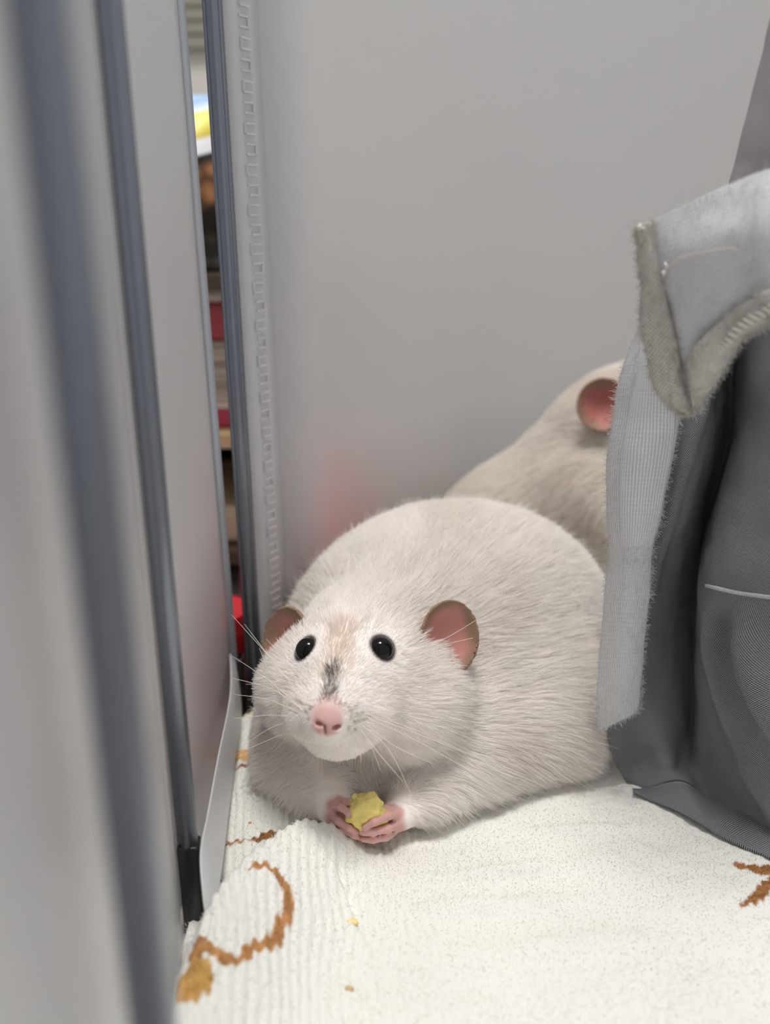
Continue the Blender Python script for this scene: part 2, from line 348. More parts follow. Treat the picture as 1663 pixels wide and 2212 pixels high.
stroke([(398, 2140), (412, 2105), (432, 2085), (445, 2115), (425, 2140), (400, 2150)], 1.9, OCHRE * 0.85)
stroke([(420, 2045), (432, 2030), (444, 2028)], [0.6, 0.7, 0.5], BROWN)
stroke([(1588, 1868), (1612, 1874), (1640, 1880), (1690, 1880)], [0.8, 1.2, 1.9, 2.2], BROWN * 0.9)
stroke([(1602, 1958), (1630, 1945), (1655, 1915), (1690, 1900)], [0.7, 1.2, 1.6, 2.0], BROWN * 0.9)
stroke([(525, 1545), (545, 1538), (560, 1535)], 1.8, (0.80, 0.76, 0.50))
top = np.stack([X.ravel(), Y.ravel(), Z], -1); NB = len(top)
idx = np.arange(NB).reshape(ny, nx)
q = np.stack([idx[:-1, :-1], idx[:-1, 1:], idx[1:, 1:], idx[1:, :-1]], -1).reshape(-1, 4)
lp = np.concatenate([idx[0, :-1], idx[:-1, -1], idx[-1, :0:-1], idx[:0:-1, 0]])
bot = top[lp].copy(); bot[:, 2] = -0.004; bi = NB + np.arange(len(lp)); nx_ = np.roll(np.arange(len(lp)), -1)
side = np.stack([lp, bi, bi[nx_], lp[nx_]], -1)
M_BLANKET = tinted('towelling', 0.95, bump=0.7, bump_scale=1500, spec=0.08)
blanket = mesh_obj('fleece_blanket', np.vstack([top, bot]), np.vstack([q, side]), M_BLANKET, origin=(0.05, 0.25, 0), cols=np.vstack([bc, bc[lp]]))
ORG[blanket.name] = np.array((0.05, 0.25, 0))
sel = RNG.choice(NB, 110000, replace=False); sel = sel[(top[sel, 1] > 0.11) & (top[sel, 0] < 0.125)]
pb = top[sel] + RNG.normal(0, 0.0002, (len(sel), 3)) * [1, 1, 0]; dr = unit(RNG.normal(0, 1, (len(sel), 3)) * [1, 1, 0.3] + [0, -0.3, 0.75]); bend = unit(RNG.normal(0, 1, (len(sel), 3)))
Lb = RNG.uniform(0.0003, 0.0008, len(sel))[:, None]
PB = np.stack([pb - dr * 0.0002, pb + dr * Lb * 0.5, pb + dr * Lb * 0.8 + bend * Lb * 0.35], 1)
hair_fuzz = (PB, np.tile([0.00007, 0.00006, 0.00004], (len(sel), 1)), bc[sel])
tag(blanket, 'cream towelling blanket with brown and tan knitted outline pattern, bunched in a fold', 'blanket')

# ------------------------------------------------------------------ signed distance modelling
class Prim:
    def __init__(s, kind, k, **a): s.kind, s.k = kind, k; s.__dict__.update(a)
def frame(x=None, z=None):
    """rotation matrix rows = local axes"""
    z = np.array(z, float); z /= np.linalg.norm(z); x = np.array(x, float); x = x - z * (x @ z); x /= np.linalg.norm(x)
    return np.stack([x, np.cross(z, x), z])
I3 = np.eye(3)
def ell(c, r, k=0.006, R=I3): return Prim('ell', k, c=np.array(c, float), r=np.array(r, float), R=np.array(R))
def cone(a, b, ra, rb, k=0.004): return Prim('cone', k, a=np.array(a, float), b=np.array(b, float), ra=ra, rb=rb)
def cup(c, r, R, th, depth, k=0.0012): return Prim('cup', k, c=np.array(c, float), r=np.array(r, float), R=np.array(R), th=th, depth=depth)
def cut(c, r, k=0.0008, R=I3): return Prim('cut', k, c=np.array(c, float), r=np.array(r, float), R=np.array(R))
def d_ell(q, r):
    k0 = np.linalg.norm(q / r, axis=1); k1 = np.linalg.norm(q / (r * r), axis=1) + 1e-9
    return k0 * (k0 - 1) / k1
def d_prim(s, p):
    if s.kind in ('ell', 'cut'): return d_ell((p - s.c) @ s.R.T, s.r)
    if s.kind == 'cone':
        d = s.b - s.a; t = np.clip(((p - s.a) @ d) / (d @ d), 0, 1); return np.linalg.norm(p - s.a - t[:, None] * d, axis=1) - (s.ra + (s.rb - s.ra) * t)
    if s.kind == 'cup':      # a shallow bowl: local z is the opening direction
        q = (p - s.c) @ s.R.T; rho2 = (q[:, 0] / s.r[0]) ** 2 + (q[:, 1] / s.r[1]) ** 2
        zz = q[:, 2] - s.depth * (rho2 - 1); g = np.sqrt(1 + (2 * s.depth * np.sqrt(rho2) / s.r[0]) ** 2)
        rim = (np.sqrt(rho2) - 1) * min(s.r)
        a = np.abs(zz) / g - s.th; return np.maximum(a, rim) + np.where((a > 0) & (rim > 0), np.hypot(np.maximum(a, 0), np.maximum(rim, 0)) - np.maximum(a, rim), 0)
def sdf(prims, p, floor=None):
    d = None
    for s in prims:
        e = d_prim(s, p)
        if d is None: d = e; continue
        if s.kind == 'cut':
            e = -e; h = np.clip(0.5 - 0.5 * (d - e) / s.k * -1, 0, 1) if False else np.clip(0.5 - 0.5 * (e - d) / s.k, 0, 1)
            d = e + (d - e) * h + s.k * h * (1 - h) if False else np.maximum(d, e) + s.k * 0.25 * np.maximum(1 - np.abs(d - e) / s.k, 0) ** 2
        else: d = np.minimum(d, e) - s.k * 0.25 * np.maximum(1 - np.abs(d - e) / s.k, 0) ** 2
    if floor is not None:
        e = floor - p[:, 2]; k = 0.008; d = np.maximum(d, e) + k * 0.25 * np.maximum(1 - np.abs(d - e) / k, 0) ** 2
    return d
def surface(prims, lo, hi, h, floor=None, c=8):
    f = lambda p: sdf(prims, p, floor)
    lo = np.array(lo); nb = np.ceil((np.array(hi) - lo) / (h * c)).astype(int); n = nb * c
    bi = np.stack(np.meshgrid(*[np.arange(k) for k in nb], indexing='ij'), -1).reshape(-1, 3)
    cen = lo + (bi + 0.5) * c * h - h / 2; cv = f(cen); act = np.abs(cv) < c * h * 1.5
    vals = np.repeat(np.repeat(np.repeat(cv.reshape(nb).astype(np.float32), c, 0), c, 1), c, 2)
    off = np.stack(np.meshgrid(*[np.arange(c)] * 3, indexing='ij'), -1).reshape(-1, 3)
    A = bi[act]
    for s in range(0, len(A), 400):
        ii = (A[s:s + 400, None] * c + off[None]).reshape(-1, 3)
        vals[ii[:, 0], ii[:, 1], ii[:, 2]] = f(lo + ii * h)
    neg = vals < 0
    cnt = sum(neg[i:n[0] - 1 + i, j:n[1] - 1 + j, k:n[2] - 1 + k].astype(np.int8) for i in (0, 1) for j in (0, 1) for k in (0, 1))
    cells = np.argwhere((cnt > 0) & (cnt < 8)); cid = np.full(n, -1, np.int32); cid[cells[:, 0], cells[:, 1], cells[:, 2]] = np.arange(len(cells))
    cor = [np.array((i, j, k)) for i in (0, 1) for j in (0, 1) for k in (0, 1)]
    acc = np.zeros((len(cells), 3)); w = np.zeros(len(cells))
    for a in range(8):
        for b in range(a + 1, 8):
            if np.abs(cor[a] - cor[b]).sum() != 1: continue
            va = vals[tuple((cells + cor[a]).T)]; vb = vals[tuple((cells + cor[b]).T)]; m = (va < 0) != (vb < 0)
            t = np.where(m, va / np.where(m, va - vb, 1), 0); acc += np.where(m[:, None], cor[a] + t[:, None] * (cor[b] - cor[a]), 0); w += m
    verts = lo + (cells + acc / w[:, None]) * h
    faces = []
    for ax_ in range(3):
        o1, o2 = [(1, 2), (2, 0), (0, 1)][ax_]; sl = [slice(0, None)] * 3; s2 = list(sl); sl[ax_] = slice(0, -1); s2[ax_] = slice(1, None)
        e = np.argwhere(neg[tuple(sl)] != neg[tuple(s2)]); e = e[(e[:, o1] > 0) & (e[:, o2] > 0)]
        d1 = np.zeros(3, int); d1[o1] = 1; d2 = np.zeros(3, int); d2[o2] = 1
        qd = np.stack([cid[tuple((e - d1 - d2).T)], cid[tuple((e - d2).T)], cid[tuple(e.T)], cid[tuple((e - d1).T)]], -1)
        fl_ = neg[tuple(e.T)]; qd[~fl_] = qd[~fl_][:, ::-1]; faces.append(qd)
    F = np.vstack(faces); F = F[(F >= 0).all(1)]
    for _ in range(2):
        nrm, val = grad(f, verts); verts = verts - np.clip(val, -h, h)[:, None] * nrm * 0.8
    nrm, _ = grad(f, verts)
    return verts, F, nrm
def grad(f, p, e=0.00015):
    g = np.stack([f(p + np.array(d) * e) - f(p - np.array(d) * e) for d in I3], -1) / (2 * e)
    l = np.linalg.norm(g, axis=1) + 1e-9; return g / l[:, None], f(p) / np.clip(l, 0.3, 3)
def seg_dist(p, a, b):
    a, b = np.array(a), np.array(b); d = b - a; t = np.clip(((p - a) @ d) / (d @ d), 0, 1); return np.linalg.norm(p - a - t[:, None] * d, axis=1)

def hair_obj(name, P, rad, cols, material, parent):
    n, K = P.shape[:2]; hc = bpy.data.hair_curves.new(name); hc.add_curves([K] * n)
    hc.attributes['position'].data.foreach_set('vector', (P - ORG[parent.name]).astype(np.float32).ravel())
    a = hc.attributes.get('radius') or hc.attributes.new('radius', 'FLOAT', 'POINT'); a.data.foreach_set('value', rad.astype(np.float32).ravel())
    a = hc.attributes.new('tint', 'FLOAT_COLOR', 'CURVE'); a.data.foreach_set('color', np.hstack([cols, np.ones((n, 1))]).astype(np.float32).ravel())
    hc.materials.append(material); o = bpy.data.objects.new(name, hc); COL.objects.link(o); o.parent = parent; ORG[o.name] = ORG[parent.name]
    tag(o, kind='stuff'); return o
def grow_fur(verts, faces, nrm, count, length, tint, flow, lift=0.35, rad=0.00005, K=5, clump=0.0022, pull=0.45, seed=1):
    """scatter hairs over the faces; length/tint/flow are functions of (points, normals)"""
    rng = np.random.default_rng(seed)
    a, b, c, d = (verts[faces[:, k]] for k in range(4)); ar = np.linalg.norm(np.cross(c - a, d - b), axis=1)
    fi = rng.choice(len(faces), count, p=ar / ar.sum()); u, v = rng.random((2, count, 1))
    p = (a[fi] * (1 - u) + b[fi] * u) * (1 - v) + (d[fi] * (1 - u) + c[fi] * u) * v
    n = unit(nrm[faces[fi]].mean(1)); L = length(p, n); ok = L > 0.0004; p, n, L = p[ok], n[ok], L[ok]
    F = flow(p, n); F = F + 0.22 * np.stack([vnoise(p, 0.006, 21), vnoise(p, 0.006, 22), vnoise(p, 0.006, 23)], -1) + 0.10 * rng.normal(size=p.shape)
    F = unit(F - n * (F * n).sum(1, keepdims=True)); L = L * rng.uniform(0.7, 1.15, len(L)); lf = lift * rng.uniform(0.6, 1.5, len(L))
    s = np.linspace(0, 1, K)[None, :, None]; out = n[:, None] * (lf[:, None, None] * (s - 0.55 * s ** 2) * 1.3); al = F[:, None] * (s * (0.75 + 0.25 * s))
    P = p[:, None] + (out + al) * L[:, None, None]
    # clumps: tips lean to the tip of their nearest leader
    lead = rng.choice(len(p), max(50, len(p) // 14), replace=False); kd = kdtree.KDTree(len(lead))
    for i, j in enumerate(lead): kd.insert(Vector(p[j]), i)
    kd.balance(); near = np.array([lead[kd.find(Vector(x))[1]] for x in p])
    dp = np.linalg.norm(p - p[near], axis=1); w = pull * np.clip(1 - dp / clump, 0, 1)
    P = P + (P[near] - P) * (w[:, None, None] * s ** 1.5)
    R = rad * (1 - 0.8 * np.linspace(0, 1, K)[None] ** 1.5) * rng.uniform(0.8, 1.3, (len(p), 1))
    return P, R, tint(p, n)

M_SKIN = tinted('rat_skin', 0.5, sss=0.35, bump=0.25, spec=0.35)
M_FUR = tinted('rat_fur', 0.5, spec=0.3, trans=0.4)
M_EYE = plain('black_eye', (0.003, 0.002, 0.002), 0.04, 0, 0.05, 100, spec=0.3)
M_WHISK = plain('whisker_hair', (0.80, 0.74, 0.66), 0.4, 0, 0.05, 50)

hair_obj('pile', *hair_fuzz, tinted('towel_fibre', 0.9, spec=0.05, trans=0.5), blanket)

# ------------------------------------------------------------------ rat eating in front
toC = lambda px, py: -unit(ray(px, py))       # direction back to the lens
HS = 0.972
def H(px, py, t): return U(px, py, t * HS)
NOSE = H(705, 1562, .2285); 
cr, cz = np.array([1.0, 0, 0]), np.array([0, 0, 1.0])
bax = np.array([0.90, 0.43, 0.0]); bax /= np.linalg.norm(bax); RBODY = frame(x=bax, z=cz)
EAR_R = H(972, 1378, .2660); EAR_L = H(616, 1388, .2655)
R_ER = frame(x=np.array([0.93, 0.30, -0.15]), z=np.array([0.36, -0.86, 0.30]))
R_EL = frame(x=np.array([0.75, -0.55, 0.0]), z=np.array([-0.50, -0.80, 0.30]))
head_f = unit(NOSE - H(775, 1420, .272))
RH_ = frame(x=cr, z=-head_f)
r1 = [
    ell((0.0215, 0.2905, 0.023), (0.0580, 0.0435, 0.0440), 0.0, RBODY),
    ell(U(985, 1365, .318), (0.041, 0.038, 0.034), 0.02),
    ell(U(790, 1590, .290), (0.031, 0.030, 0.028), 0.012),            # chest
    ell(U(690, 1590, .281), (0.0158, 0.021, 0.023), 0.012),           # far shoulder
    ell(U(985, 1600, .283), (0.026, 0.024, 0.025), 0.012),            # near shoulder
    ell(U(1160, 1550, .299), (0.027, 0.030, 0.030), 0.014),           # haunch
    ell(H(783, 1415, .274), (0.0190, 0.0195, 0.0210), 0.016, RH_),    # skull
    ell(H(655, 1490, .2645), (0.0125, 0.0145, 0.0125), 0.009),        # cheek
    ell(H(872, 1516, .2675), (0.0155, 0.0160, 0.0135), 0.012),
    cone(H(757, 1455, .258), H(709, 1548, .2350), 0.0165, 0.0062, 0.008),
    ell(H(672, 1545, .2430), (0.0070, 0.0072, 0.0062), 0.006),        # whisker pads
    ell(H(770, 1552, .2445), (0.0085, 0.0082, 0.0066), 0.006),
    ell(H(728, 1592, .2440), (0.0075, 0.0070, 0.0048), 0.0035),       # chin
    ell(H(704, 1558, .2316), (0.0030, 0.0028, 0.0023), 0.002),       # nose
    ell(H(684, 1564, .2315), (0.0018, 0.0018, 0.0018), 0.0012), ell(H(727, 1570, .2318), (0.0019, 0.0019, 0.0018), 0.0012),
    cut(H(689, 1563, .2292), (0.0009, 0.0012, 0.0006), 0.0006), cut(H(726, 1570, .2297), (0.0012, 0.0014, 0.0007), 0.0006),
    cut(H(702, 1578, .2290), (0.0003, 0.0015, 0.0016), 0.0008),
    # arms
    cone(U(660, 1650, .270), U(722, 1748, .2520), 0.0135, 0.0050, 0.004),
    cone(U(985, 1660, .272), U(862, 1768, .2520), 0.0150, 0.0052, 0.004),
]
def hit(px, py, prims, deeper=0.0):
    r = ray(px, py); L = np.linalg.norm(r); t = 0.17
    for _ in range(80):
        d = float(sdf(prims, (CAM + r * t)[None])[0]); t += d * 0.8 / L
        if abs(d) < 2e-5: break
    return CAM + r * (t + deeper / L)
EL = hit(667, 1406, r1, 0.0030); ER = hit(821, 1404, r1, 0.0021); NT = hit(705, 1560, r1)
def finger(pts, r, k=0.0009):
    P = [U(*p) for p in pts]; return [cone(P[i], P[i + 1], r * (1 - 0.12 * i), r * (1 - 0.12 * (i + 1)), k if i == 0 else 0.0006) for i in range(len(P) - 1)]
hands = [ell(U(850, 1778, .2495), (0.0028, 0.0034, 0.0042), 0.0020), ell(U(727, 1758, .2500), (0.0028, 0.0034, 0.0042), 0.0025)]
hands += finger([(856, 1758, .2478), (838, 1762, .2415), (808, 1776, .2382), (788, 1788, .2386)], 0.00128)
hands += finger([(858, 1782, .2478), (838, 1790, .2415), (806, 1798, .2390), (783, 1799, .2394)], 0.00128)
hands += finger([(856, 1802, .2475), (834, 1810, .2420), (805, 1815, .2398), (784, 1814, .2402)], 0.00128)
hands += finger([(846, 1752, .2480), (832, 1748, .2450), (820, 1752, .2425)], 0.0013)
hands += finger([(720, 1742, .2480), (737, 1744, .2425), (755, 1757, .2402), (764, 1768, .2404)], 0.00118)
hands += finger([(718, 1760, .2478), (731, 1774, .2425), (755, 1789, .2405), (772, 1797, .2408)], 0.00118)
hands += finger([(724, 1776, .2478), (740, 1791, .2430), (764, 1805, .2412), (780, 1812, .2414)], 0.00118)
hands += finger([(732, 1735, .2485), (746, 1732, .2455), (756, 1738, .2432)], 0.0011)
foot = [cone(U(1115, 1752, .2608), U(1010, 1774, .2556), 0.0034, 0.0025, 0.002)]
for i, (x, y) in enumerate(((985, 1778), (990, 1786), (1000, 1792))): foot += [cone(U(1035, 1772, .2566), U(x, y, .2534), 0.0018, 0.0011, 0.001)]
ears = [cup(EAR_R, (0.0090, 0.0106), R_ER, 0.00055, 0.0042, 0.0012), cup(EAR_L, (0.0078, 0.0102), R_EL, 0.00055, 0.0040, 0.0012)]
rat1 = r1 + hands + foot + ears
verts, faces, nrm = surface(rat1, (-0.055, 0.190, -0.002), (0.095, 0.345, 0.098), 0.00062, floor=0.0008)
FURWHITE = np.array((0.965, 0.935, 0.905)); SKINPINK = np.array((0.72, 0.40, 0.36)); EARC = np.array((0.46, 0.24, 0.205)); PALE = np.array((0.80, 0.66, 0.60))
def part_min(ps, p): return np.min([d_prim(s, p) for s in ps], axis=0)
def mixc(c, col, w): return c * (1 - w[:, None]) + np.array(col) * w[:, None]
def sm(x, a, b): t = np.clip((x - a) / (b - a), 0, 1); return t * t * (3 - 2 * t)
SMUD = [hit(722, 1440, r1), hit(715, 1470, r1), hit(708, 1508, r1)]
FOLL = [hit(x, y, r1) for x, y in ((740, 1522), (752, 1530), (758, 1538), (768, 1528), (757, 1550), (770, 1545), (780, 1540), (764, 1560), (775, 1556), (786, 1552), (752, 1572), (765, 1576), (672, 1530), (664, 1540), (668, 1552))]
def smudge(p): return np.minimum(seg_dist(p, SMUD[0], SMUD[1]), seg_dist(p, SMUD[1], SMUD[2]))
def fur_tint1(p, n=None):
    c = np.tile(FURWHITE, (len(p), 1))
    c = mixc(c, (0.74, 0.63, 0.51), 0.20 * sm(vnoise(p, 0.016, 31), -0.1, 0.9) * sm(np.linalg.norm(p - NOSE, axis=1), 0.03, 0.06))
    c = mixc(c, (0.76, 0.62, 0.50), 0.45 * (1 - sm(seg_dist(p, hit(735, 1365, r1), hit(720, 1440, r1)), 0.001, 0.0065)))
    c = mixc(c, (0.10, 0.085, 0.070), 0.85 * (1 - sm(smudge(p) + 0.0006 * vnoise(p, 0.002, 33), 0.0002, 0.0030)))
    c = mixc(c, (0.62, 0.40, 0.34), 0.8 * (1 - sm(np.linalg.norm(p - hit(706, 1535, r1), axis=1), 0.002, 0.0062)))
    for fo in FOLL: c = mixc(c, (0.30, 0.26, 0.23), 0.55 * (1 - sm(np.linalg.norm(p - fo, axis=1), 0.0003, 0.0009)))
    return c * (1 + 0.05 * vnoise(p, 0.0015, 34))[:, None]
def skin_tint1(p):
    c = np.tile(PALE, (len(p), 1)); c = mixc(c, fur_tint1(p), np.full(len(p), 0.7))
    c = mixc(c, (0.70, 0.43, 0.40), 1 - sm(np.linalg.norm(p - NT, axis=1), 0.0028, 0.0050))
    for ns in (hit(689, 1564, r1), hit(726, 1571, r1)): c = mixc(c, (0.60, 0.30, 0.29), 1 - sm(np.linalg.norm(p - ns, axis=1), 0.0006, 0.0013))
    for e in (EL, ER): c = mixc(c, (0.10, 0.07, 0.07), 1 - sm(np.linalg.norm(p - e, axis=1), 0.0038, 0.0047))
    hd = part_min(hands, p); c = mixc(c, (0.70, 0.40, 0.37), 1 - sm(hd, 0.0002, 0.0016))
    fd = part_min(foot, p); c = mixc(c, (0.70, 0.40, 0.37), 1 - sm(fd, 0.0002, 0.0012))
    for cp, E, Rm in ((ears[0], EAR_R, R_ER), (ears[1], EAR_L, R_EL)):
        w = 1 - sm(d_prim(cp, p), 0.0003, 0.0012); q = (p - E) @ Rm.T; rr = np.hypot(q[:, 0] / cp.r[0], q[:, 1] / cp.r[1])
        ec = np.tile(np.array((0.52, 0.235, 0.20)), (len(p), 1)); ec = mixc(ec, (0.27, 0.175, 0.11), sm(rr + 0.35 * vnoise(p, 0.005, 40), 0.40, 0.98))
        c = mixc(c, ec, w) if False else c * (1 - w[:, None]) + ec * w[:, None]
    return c
def flow1(p, n):
    f = unit(p - NOSE) + np.array([0.05, 0.10, -0.30]) + 0.25 * (unit(p - EL) * (np.linalg.norm(p - EL, axis=1) < 0.008)[:, None] + unit(p - ER) * (np.linalg.norm(p - ER, axis=1) < 0.008)[:, None]); return f
def len1(p, n):
    dn_ = np.linalg.norm(p - NOSE, axis=1)
    L = 0.0016 + 0.0062 * sm(dn_, 0.010, 0.060)
    for e in (EL, ER): L = L * (0.25 + 0.75 * sm(np.linalg.norm(p - e, axis=1), 0.0048, 0.0100)) * np.where(np.linalg.norm(p - e, axis=1) < 0.0042, 0, 1)
    L = L * sm(np.linalg.norm(p - NT, axis=1), 0.0032, 0.0070)
    for cp, E in ((ears[0], EAR_R), (ears[1], EAR_L)): L = np.where(d_prim(cp, p) < 0.0007, 0, L)
    L = L * sm(part_min(hands, p), 0.0012, 0.0060) * np.where(part_min(foot, p) < 0.0008, 0, 1)
    L = L * np.where((p[:, 0] > 0.060) & (p[:, 1] < 0.262), 0.35, 1)
    return np.where(p[:, 2] < 0.0012, 0, L)
rat = empty('rat', (0.020, 0.279, 0.0), 'fat white rat with a dark nose smudge, holding yellow food in its paws', 'rat')
body = mesh_obj('body', verts, faces, M_SKIN, rat, cols=skin_tint1(verts))
P, R, C = grow_fur(verts, faces, nrm, 230000, len1, fur_tint1, flow1, 0.36)
hair_obj('fur', P, R, C, M_FUR, rat)
P, R, C = grow_fur(verts, faces, nrm, 9000, lambda p, n: len1(p, n) * 1.15 * sm(np.linalg.norm(p - NOSE, axis=1), 0.02, 0.05), fur_tint1, flow1, 0.6, rad=0.00005, pull=0.0, seed=8)
hair_obj('guard_hair', P, R, C, M_FUR, rat)
def ball(c, r, seg=32):
    bm = bmesh.new(); bmesh.ops.create_uvsphere(bm, u_segments=seg, v_segments=seg // 2, radius=r); bmesh.ops.translate(bm, verts=bm.verts, vec=Vector(c)); return take(bm)
for e in (EL, ER): mesh_obj('eye', *ball(e, 0.0036), M_EYE, rat)
# whiskers: root, middle, tip
WH = [((668, 1530, .240), (600, 1440, .243), (500, 1328, .246)), ((662, 1528, .241), (590, 1430, .246), (528, 1348, .252)), ((656, 1535, .241), (580, 1470, .246), (503, 1418, .252)),
      ((660, 1540, .240), (590, 1490, .243), (498, 1464, .246)), ((656, 1545, .240), (580, 1512, .245), (505, 1500, .25)), ((654, 1552, .240), (585, 1545, .244), (505, 1552, .248)),
      ((656, 1558, .240), (590, 1570, .243), (515, 1618, .247)), ((662, 1565, .240), (600, 1590, .243), (508, 1630, .246)), ((650, 1540, .243), (600, 1490, .250), (560, 1400, .262)),
      ((780, 1540, .238), (880, 1570, .240), (1040, 1640, .246)), ((785, 1548, .238), (900, 1600, .238), (1075, 1700, .243)), ((780, 1556, .238), (850, 1610, .236), (935, 1650, .237)),
      ((776, 1562, .238), (840, 1620, .234), (890, 1722, .235)), ((770, 1566, .238), (820, 1630, .234), (872, 1690, .234)), ((764, 1566, .238), (800, 1610, .235), (822, 1665, .234)),
      ((790, 1540, .239), (920, 1545, .242), (1060, 1590, .249)), ((785, 1535, .239), (880, 1540, .240), (990, 1580, .243)), ((750, 1568, .238), (775, 1610, .235), (780, 1650, .235)),
      ((862, 1412, .254), (950, 1385, .252), (1040, 1332, .252)), ((846, 1432, .253), (930, 1400, .250), (1022, 1378, .250)), ((792, 1545, .239), (940, 1600, .240), (1180, 1700, .25)),
      ((668, 1490, .243), (630, 1440, .246), (575, 1380, .250)), ((655, 1500, .246), (600, 1480, .250), (530, 1478, .256))]
for a, b, c in WH:
    pts = crom([hit(a[0], a[1], r1, 0.0004), H(*b), H(*c)], 12); mesh_obj('whisker', *tube(pts, np.linspace(0.00013, 0.00004, 12), 5), M_WHISK, rat)

# food between its paws
bm = bmesh.new(); bmesh.ops.create_icosphere(bm, subdivisions=4, radius=1.0)
vv, ff = take(bm); n1 = vnoise(vv, 0.55, 51); n2 = vnoise(vv, 0.2, 52)
fc = U(789, 1756, .2428)
rad = 0.0053 * (1 + 0.20 * n1 + 0.16 * n2 - 0.10 * np.abs(vnoise(vv, 0.35, 53))); fv = vv * rad[:, None] * [1.02, 0.8, 0.95] + fc
nubs = [join(tube(crom([U(773, 1735, .2420), U(768, 1723, .2420), U(762, 1717, .2420)], 6), [0.0016, 0.0012, 0.0008, 0.0008, 0.0009, 0.0004], 6), tube(crom([U(800, 1732, .2420), U(800, 1720, .2420), U(793, 1713, .2420)], 6), [0.0014, 0.0010, 0.0006, 0.0006, 0.0008, 0.0003], 6), tube(crom([U(815, 1745, .2415), U(823, 1737, .2415), U(826, 1731, .2415)], 6), [0.0014, 0.0010, 0.0007, 0.0006, 0.0005, 0.0003], 6))]
fd_ = mesh_obj('food_morsel', *join((fv, ff), *nubs), plain('potato', (0.90, 0.68, 0.22), 0.5, 0, 0.22, 500, bump=0.8, bump_scale=900, sss=0.3), origin=fc)
tag(fd_, 'ragged yellow food morsel held between the pink paws of the rat', 'food')

# ------------------------------------------------------------------ rat behind
EAR2 = U(1302, 874, .3425); R_E2 = frame(x=np.array([0.90, 0.2, -0.3]), z=np.array([-0.10, -0.95, 0.28]))
r2 = [ell(U(1132, 1205, .391), (0.0385, 0.029, 0.0395), 0.0), cone(U(1145, 1180, .390), U(1310, 985, .376), 0.0325, 0.0275, 0.012), ell(U(1380, 912, .366), (0.0235, 0.0225, 0.0215), 0.012),
      cone(U(1400, 920, .362), U(1500, 985, .356), 0.0165, 0.006, 0.008), ell(U(1275, 1085, .358), (0.019, 0.016, 0.021), 0.008), ell(U(1250, 1230, .372), (0.022, 0.018, 0.024), 0.01),
      cone(U(1275, 1070, .352), U(1350, 1115, .338), 0.009, 0.0055, 0.004), cone(U(1130, 1300, .386), U(1190, 1420, .386), 0.026, 0.022, 0.02), cup(EAR2, (0.0096, 0.0100), R_E2, 0.0006, 0.0045, 0.0012)]
E2 = U(1435, 885, .349)
v2, f2, n2_ = surface(r2, (0.0, 0.29, -0.002), (0.150, 0.412, 0.135), 0.0008, floor=0.0008)
ear2 = r2[-1]
def tint2(p, n=None):
    c = np.tile(np.array((0.92, 0.88, 0.83)), (len(p), 1)); return mixc(c, (0.74, 0.63, 0.51), 0.20 * sm(vnoise(p, 0.014, 61), 0.0, 0.8)) * (1 + 0.05 * vnoise(p, 0.002, 62))[:, None]
def skin2(p):
    c = tint2(p); w = 1 - sm(d_prim(ear2, p), 0.0003, 0.0012); q = (p - EAR2) @ R_E2.T; rr = np.hypot(q[:, 0] / ear2.r[0], q[:, 1] / ear2.r[1])
    ec = np.tile(np.array((0.46, 0.155, 0.13)), (len(p), 1)); ec = mixc(ec, (0.30, 0.18, 0.12), sm(rr + 0.3 * vnoise(p, 0.005, 41), 0.5, 0.95)); return c * (1 - w[:, None]) + ec * w[:, None]
N2 = U(1500, 985, .356)
rat_b = empty('rat', (0.058, 0.355, 0.0), 'white rat rearing up behind the grey cloth, face hidden', 'rat')
mesh_obj('body', v2, f2, M_SKIN, rat_b, cols=skin2(v2))
P, R, C = grow_fur(v2, f2, n2_, 90000, lambda p, n: np.where((d_prim(ear2, p) < 0.0007) | (p[:, 2] < 0.0012), 0, 0.0075 * sm(np.linalg.norm(p - N2, axis=1), 0.008, 0.04)), tint2, lambda p, n: unit(p - N2) + np.array([-0.05, 0, -0.35]), 0.42, rad=0.00008, seed=3)
hair_obj('fur', P, R, C, M_FUR, rat_b)
mesh_obj('eye', *ball(E2, 0.0037), M_EYE, rat_b)

